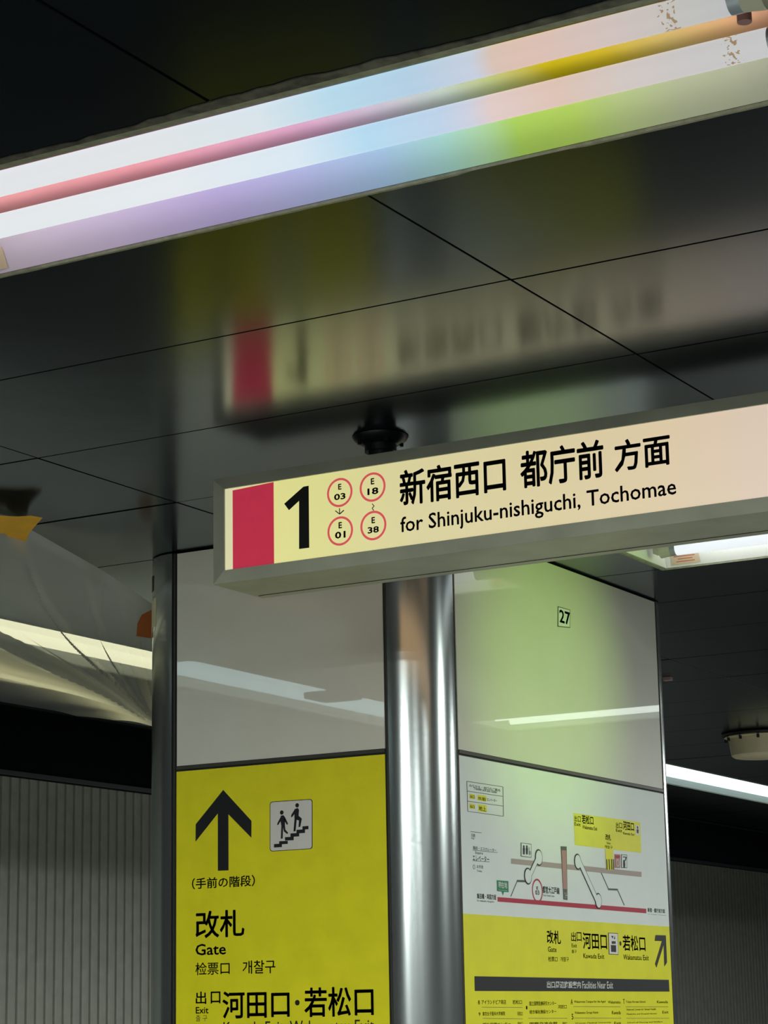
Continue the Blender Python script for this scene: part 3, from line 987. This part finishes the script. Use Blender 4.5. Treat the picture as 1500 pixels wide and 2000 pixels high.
# icons
def icon(f, l, t, r, b, m, border, dy=3):
    put_poly('R', [f(l, b), f(r, b + dy), f(r, t + dy), f(l, t)], border, mp, E1, 'icon_border')
    return put_poly('R', [f(l + 4, b - 4), f(r - 4, b + dy - 4), f(r - 4, t + dy + 4), f(l + 4, t + 4)], m, mp, E1 + .0006, 'icon_plate')


icon(d5, 464, 20, 534, 112, M['mapwhite'], KG, 8)
for x in (482, 502):
    disc3('R', d5(x, 48), .0042, K, mp, E3, 'figure_head')
    put_poly('R', [d5(x - 7, 56), d5(x - 5, 98), d5(x + 5, 99), d5(x + 7, 57)], K, mp, E3, 'figure_mark')
put_poly('R', line(d5(516, 50), d5(518, 104), .8), KG, mp, E3, 'icon_line')
ring3('R', d5(524, 88), .004, .001, KG, mp, E3, 'symbol_ring')
icon(d5, 1088, 96, 1126, 188, M['inkpink'], M['inkpink'], 2)
ring3('R', d5(1107, 155), .010, .0022, M['inkwhite'], mp, E3, 'symbol_ring')
put_poly('R', [d5(1092, 104), d5(1092, 122), d5(1122, 124), d5(1122, 106)], M['inkred'], mp, E3, 'icon_line')
icon(d5, 1132, 98, 1172, 188, M['mapwhite'], KG, 2)
disc3('R', d5(1150, 148), .006, K, mp, E3, 'figure_head')
put_poly('R', [[d5(1144, 156), d5(1146, 186), d5(1156, 187), d5(1157, 157)], [d5(1142, 112), d5(1142, 118), d5(1166, 120), d5(1166, 114)], [d5(1160, 118), d5(1156, 140), d5(1160, 142), d5(1167, 120)]], K, mp, E3, 'figure_mark')
# you-are-here plate and line name
put_poly('R', [d5(304, 270), d5(306, 342), d5(336, 346), d5(345, 372), d5(352, 348), d5(383, 350), d5(381, 276)], M['inkgreen'], mp, E1, 'location_plate')
skew('現在地', d5, 314, 284, 372, 322, M['inkwhite'], E2, wide=.02)
skew('You are here', d5, 316, 336, 372, 338, M['inkwhite'], E2)
ring3('R', d5(575, 340), .0305, .0045, M['inkred'], mp, E1, 'station_ring')
skew('E', d5, 569, 312, 581, 332, M['inkred'], E1, wide=.02)
skew('03', d5, 562, 338, 588, 366, M['inkred'], E1, wide=.02)
skew('都営大江戸線', d5, 610, 318, 722, 356, K, E1, wide=.02)
skew('Toei Oedo Line', d5, 612, 370, 688, 376, K, E1)
skew('飯田橋・両国方面', d5, 174, 366, 300, 392, K, E1, wide=.02)
skew('for Iidabashi, Ryogoku', d5, 174, 408, 286, 414, K, E1)
skew('新宿・都庁前方面', d5, 1310, 462, 1424, 482, K, E1, wide=.02)
skew('for Shinjuku, Tochomae', d5, 1312, 502, 1432, 498, K, E1)
# yellow part
skew('改', d6, 572, 126, 612, 214, K, E1, wide=.02)
skew('札', d6, 616, 130, 662, 218, K, E1, wide=.02)
skew('Gate', d6, 578, 236, 634, 270, K, E1)
skew('检票口', d6, 580, 302, 640, 334, K, E1)
skew('개찰구', d6, 662, 304, 716, 334, K, E1)
skew('出', d6, 733, 138, 763, 200, K, E1)
skew('口', d6, 770, 140, 800, 200, K, E1)
skew('Exit', d6, 736, 216, 770, 240, K, E1)
skew('출구', d6, 736, 256, 768, 278, K, E1)
skew('河田口', d6, 812, 148, 968, 250, K, E1, wide=.016)
skew('Kawada Exit', d6, 814, 284, 952, 312, K, E1)
put_poly('R', [d6(978, 142), d6(983, 286), d6(1046, 290), d6(1042, 146)], K, mp, E1, 'pictogram_border')
put_poly('R', [d6(981, 146), d6(986, 282), d6(1043, 286), d6(1039, 150)], M['palewhite'], mp, E1 + .0005, 'pictogram_plate')
put_poly('R', [[d6(994, 224), d6(996, 270), d6(1030, 272), d6(1029, 226)], [d6(996, 162), d6(1006, 184), d6(1012, 164)], [d6(1014, 184), d6(1024, 184), d6(1020, 162)]], K, mp, E2, 'figure_mark')
for x in (1004, 1013, 1022):
    disc3('R', d6(x, 208), .0045, K, mp, E2, 'figure_head')
disc3('R', d6(1060, 214), .006, K, mp, E1, 'dot')
skew('若松口', d6, 1078, 164, 1224, 262, K, E1, wide=.016)
skew('Wakamatsu Exit', d6, 1080, 292, 1248, 322, K, E1)
put_poly('R', [d6(1294, 158), d6(1288, 196), d6(1336, 198), d6(1290, 350), d6(1300, 374), d6(1348, 222), d6(1352, 368), d6(1370, 340), d6(1362, 160)], K, mp, E1, 'diagonal_arrow')
put_poly('R', [d6(88, 432), d6(90, 530), d6(1386, 534), d6(1382, 456)], K, mp, E1, 'heading_bar')
skew('出口周辺施設案内', d6, 570, 466, 794, 512, M['inkwhite'], E2, wide=.02)
skew('Facilities Near Exit', d6, 806, 468, 1008, 514, M['inkwhite'], E2, wide=.006)
rows = [('アイランドビア商店', 136, 588, 298, 620), ('8', 112, 592, 124, 620), ('若松口', 342, 590, 404, 618),
        ('東京女子医科大学病院', 142, 666, 292, 696), ('9', 116, 672, 128, 696), ('河田口', 374, 668, 408, 694),
        ('国立国際医療研究センター', 454, 598, 632, 628), ('1', 432, 630, 440, 652), ('河田口', 644, 622, 702, 648), ('総合福祉施設センター', 456, 654, 632, 682),
        ('Wakamatsu Campus for the Aged', 752, 592, 960, 614), ('A', 730, 584, 742, 620), ('Wakamatsu', 978, 594, 1060, 614),
        ('Wakamatsu Group Home', 756, 664, 912, 688), ('5', 736, 682, 746, 720), ('Kawada', 1004, 662, 1062, 686),
        ('Tokyo Korean School', 1098, 594, 1226, 614), ('T', 1078, 584, 1088, 616), ('Kawada', 1304, 594, 1376, 612),
        ('National Center for Global Health', 1102, 645, 1296, 660), ('Medicine and Hospital Annex', 1102, 676, 1302, 692), ('Exit', 1340, 662, 1380, 680),
        ('福祉保健センター', 142, 738, 330, 764), ('若松口', 376, 736, 408, 760), ('国際交流会館', 456, 734, 640, 762), ('河田口', 674, 736, 704, 760),
        ('Women Medical University', 758, 734, 998, 752), ('Exit', 1020, 734, 1064, 752), ('School of Nursing and Welfare', 1106, 730, 1340, 748)]
for body, l, t, r, b in rows:
    skew(body, d6, l, t, r, b, K, E1, wide=.012)
for a, b in (((136, 638), (406, 640)), ((142, 712), (408, 716)), ((446, 712), (706, 712)), ((746, 634), (1060, 636)), ((752, 710), (1064, 712)), ((1096, 636), (1378, 636)), ((1100, 712), (1384, 712))):
    put_poly('R', line(d6(*a), d6(*b), .7), KG, mp, E1, 'rule_line')

# ------------------------------------------------------------------ number plate
npl = empty('number_plate', 'small square plate reading 27 high on the right pillar face', 'sign', loc=(XR, 5.48, 2.6))
put_poly('R', [(1088.5, 1224), (1113, 1226.5), (1113, 1191), (1089, 1184)], M['inkgrey'], npl, .0001, 'plate_edge', t=.0008)
put_poly('R', [(1090, 1222.5), (1111.8, 1224.8), (1111.8, 1192), (1090, 1186)], M['mapwhite'], npl, .0010, 'plate', t=.0004)
put_text('27', 'R', (1092, 1215.5), (1112, 1196.5), M['ink'], npl, .0016, wide=.02)

# ------------------------------------------------------------------ plastic sheet over the side lamps
film = bpy.data.materials.new('clear_plastic_film')
film.use_nodes = True
nt = film.node_tree
for x in list(nt.nodes):
    if x.type != 'OUTPUT_MATERIAL':
        nt.nodes.remove(x)
out = nt.nodes['Material Output']
tr = nt.nodes.new('ShaderNodeBsdfTransparent'); tr.inputs[0].default_value = (.9, .93, .88, 1)
tl = nt.nodes.new('ShaderNodeBsdfTranslucent'); tl.inputs[0].default_value = (.72, .69, .50, 1)
df = nt.nodes.new('ShaderNodeBsdfDiffuse'); df.inputs[0].default_value = (.85, .9, .92, 1)
gl = nt.nodes.new('ShaderNodeBsdfGlossy'); gl.inputs['Roughness'].default_value = .25; gl.inputs[0].default_value = (.8, .85, .9, 1)
m1 = nt.nodes.new('ShaderNodeMixShader'); m1.inputs[0].default_value = .42
nt.links.new(tl.outputs[0], m1.inputs[1]); nt.links.new(df.outputs[0], m1.inputs[2])
m2 = nt.nodes.new('ShaderNodeMixShader'); m2.inputs[0].default_value = .28
nt.links.new(m1.outputs[0], m2.inputs[1]); nt.links.new(tr.outputs[0], m2.inputs[2])
m3 = nt.nodes.new('ShaderNodeMixShader'); m3.inputs[0].default_value = .12
nt.links.new(m2.outputs[0], m3.inputs[1]); nt.links.new(gl.outputs[0], m3.inputs[2])
nt.links.new(m3.outputs[0], out.inputs[0])


def lerp_poly(pts, u):
    for (u0, p0), (u1, p1) in zip(pts, pts[1:]):
        if u <= u1:
            k = (u - u0) / (u1 - u0)
            return Vector(p0).lerp(Vector(p1), k)
    return Vector(pts[-1][1])


def cover_point(u, v):
    """u runs along the lamps from near to the pillar, v across from the near edge to the wall edge"""
    top = lerp_poly([(0, (-3.55, 3.45, 2.745)), (.38, (-3.445, 4.12, 2.744)), (.46, (-3.455, 4.27, 2.740)), (.72, (-3.50, 4.62, 2.70)), (1, (-3.487, 4.93, 2.612))], u)
    bot = lerp_poly([(0, (-5.42, 4.6, 2.735)), (.5, (-5.44, 6.1, 2.735)), (.8, (-5.44, 7.1, 2.737)), (1, (-5.44, 7.5, 2.737))], u)
    p = top.lerp(bot, v)
    sag = math.sin(math.pi * v ** .6)
    p.z -= (.105 + .07 * u) * sag * (1 - v) ** .25
    return p


film_z = lambda p: p.z
NU, NV = 200, 200
vs, fs = [], []
conv = Vector((-3.52, 4.95, 2.36))       # all the big creases run to the tie point beside the pillar
rngf = random.Random(11)
creases = []
for k in range(16):
    creases.append((rngf.uniform(0.02, .95), rngf.uniform(.005, .022), rngf.uniform(.5, 1.5) * (1 if k % 2 else -1)))
for j in range(NV + 1):
    for i in range(NU + 1):
        u, v = i / NU, j / NV
        p = cover_point(u, v)
        # pleats fan out from (u=1, v=.42)
        du, dv = 1.0 - u, v - .40
        r = math.hypot(du, dv)
        ang = math.atan2(dv, du)
        amp = .020 * min(1, r * 3) * (1 - min(1, r / 1.3)) ** .4
        w_ = 0
        for c0, wd, s in creases:
            a0 = -1.35 + 2.6 * c0
            w_ += s * math.exp(-((ang - a0) / (wd * 1.8)) ** 2)
        w_ += .6 * math.sin(ang * 9 + 2 * math.sin(r * 3)) + .25 * math.sin(ang * 23 + 1.7 + r * 4)
        p.z += amp * w_ * min(1, v * 8, (1 - v) * 8)
        p.z = min(p.z, 2.742)
        # pulled down and in to the tie point near the pillar edge
        t_ = max(0, 1 - math.hypot(1 - u, (v - .40) * 1.2) / .35)
        p.z -= .04 * t_ * t_
        vs.append(p)
for j in range(NV):
    for i in range(NU):
        k = j * (NU + 1) + i
        fs.append((k, k + 1, k + NU + 2, k + NU + 1))
cover = MB().add(vs, fs).build('plastic_sheet', film, smooth=True)
tag(cover, 'crumpled translucent plastic sheet taped over the ceiling lights left of the pillar', 'plastic sheet')


def taped(name, pts, m, label, th=.0006, nrm=(0, 0, -1)):
    o = MB().poly3(pts, nrm, th).build(name, m)
    return tag(o, label, 'tape')


tp = [at(x, y, 2, ZC - .035) for x, y in ((-60, 1000), (-20, 1006), (36, 1009), (60, 1007), (83, 1011), (67, 1029), (56, 1042), (52, 1056), (44, 1075), (40, 1078), (28, 1062), (10, 1042), (0, 1042), (-60, 1046))]
taped('tape_strip', tp, M['orange'], 'torn orange tape on the ceiling at the left edge, holding the plastic sheet')
tp = [at(x, y, 2, ZC - .018) for x, y in ((248, 1401), (262, 1399), (330, 1400), (340, 1416), (298, 1412), (262, 1408), (236, 1407))]
taped('tape_strip', tp, M['orange'], 'orange tape at the far lower edge of the plastic sheet, touching the black fascia')


def column_patch(a0, a1, z0, z1, name, m, label, tilt=0.0, r=RC + .0015, cx=-3.355, cy=YL + RC, ragged=.006):
    vs, fs = [], []
    n_ = 8
    rg = random.Random(5)
    for i in range(n_ + 1):
        a = math.radians(a0 + (a1 - a0) * i / n_)
        j0, j1 = rg.uniform(-ragged, ragged), rg.uniform(-ragged, ragged)
        for z, rr in ((z0 + j0 + tilt * i / n_, r), (z1 + j1 + tilt * i / n_, r), (z0 + j0 + tilt * i / n_, r - .0012), (z1 + j1 + tilt * i / n_, r - .0012)):
            vs.append((cx + rr * math.cos(a), cy + rr * math.sin(a), z))
    for i in range(n_):
        k = 4 * i
        fs += [(k, k + 4, k + 5, k + 1), (k + 2, k + 3, k + 7, k + 6), (k + 1, k + 5, k + 7, k + 3), (k, k + 2, k + 6, k + 4)]
    fs += [(0, 1, 3, 2), (4 * n_, 4 * n_ + 2, 4 * n_ + 3, 4 * n_ + 1)]
    o = MB().add(vs, fs).build(name, m)
    return tag(o, label, 'tape')


column_patch(196, 238, 2.555, 2.63, 'tape_strip', M['cream'], 'pale yellow masking tape wrapped on the left steel corner of the pillar', tilt=.012)
# brown tape folded between the sheet and the column
tp = [Vector(p) for p in ((-3.478, 4.80, 2.545), (-3.478, 4.80, 2.622), (-3.51, 4.80, 2.612), (-3.524, 4.80, 2.59), (-3.527, 4.80, 2.556))]
taped('tape_strip', tp, M['brown'], 'small brown tape tab beside the pillar corner, at the end of the plastic sheet', nrm=(0, 1, 0))
column_patch(213, 230, 2.662, 2.702, 'slot_cover', M['strip2'], 'narrow black slot strip near the top of the left steel corner', ragged=0)
bpy.data.objects['slot_cover']['category'] = 'strip'

# ------------------------------------------------------------------ ceiling loudspeaker
cs = at(1487, 1432, 2, ZC)
sp_ = empty('ceiling_speaker', 'round cream ceiling unit with a bolted ring, at the right edge', 'ceiling unit', loc=(cs.x, cs.y, ZC))
MB().lathe((0, 0, 0), [(0.0, -.0012), (.172, -.0012), (.176, -.006), (.172, -.0135), (0, -.0135)], 48).build('gasket', M['ink'], sp_, smooth=True)
MB().lathe((0, 0, 0), [(0, -.0137), (.158, -.0137), (.165, -.019), (.150, -.026), (.145, -.026), (0, -.026)], 48).build('ring', M['cream'], sp_, smooth=True)
MB().lathe((0, 0, 0), [(.0, -.0265), (.145, -.0265), (.142, -.06), (.136, -.098), (.124, -.106), (0, -.108)], 48).build('body', M['cream'], sp_, smooth=True)
for k in range(12):
    a = math.radians(15 + 30 * k)
    MB().cyl((.158 * math.cos(a), .158 * math.sin(a), -.036), 2, .0065, .035, 8).build('bolt', M['ink'], sp_)
# small pinkish clip on the ceiling by the wide joint
cl = at(1304, 1322, 2, ZC)
o = MB().box(cl.x - .016, cl.x + .016, cl.y - .012, cl.y + .012, ZC - .014, ZC - .0005).build('ceiling_clip', mat('pinkish_plastic', (.42, .30, .28), .5), bevel=.002)
tag(o, 'tiny pinkish clip on the dark ceiling right beside the pillar edge', 'clip')
# junction box below the mirrored side light
o = MB().box(-4.43, -4.27, 2.20, 2.36, ZC - .03, ZC - .006).build('junction_box', M['darkwall'], bevel=.003)
tag(o, 'small dark box under the side lamps, mirrored in the left pillar face', 'box')
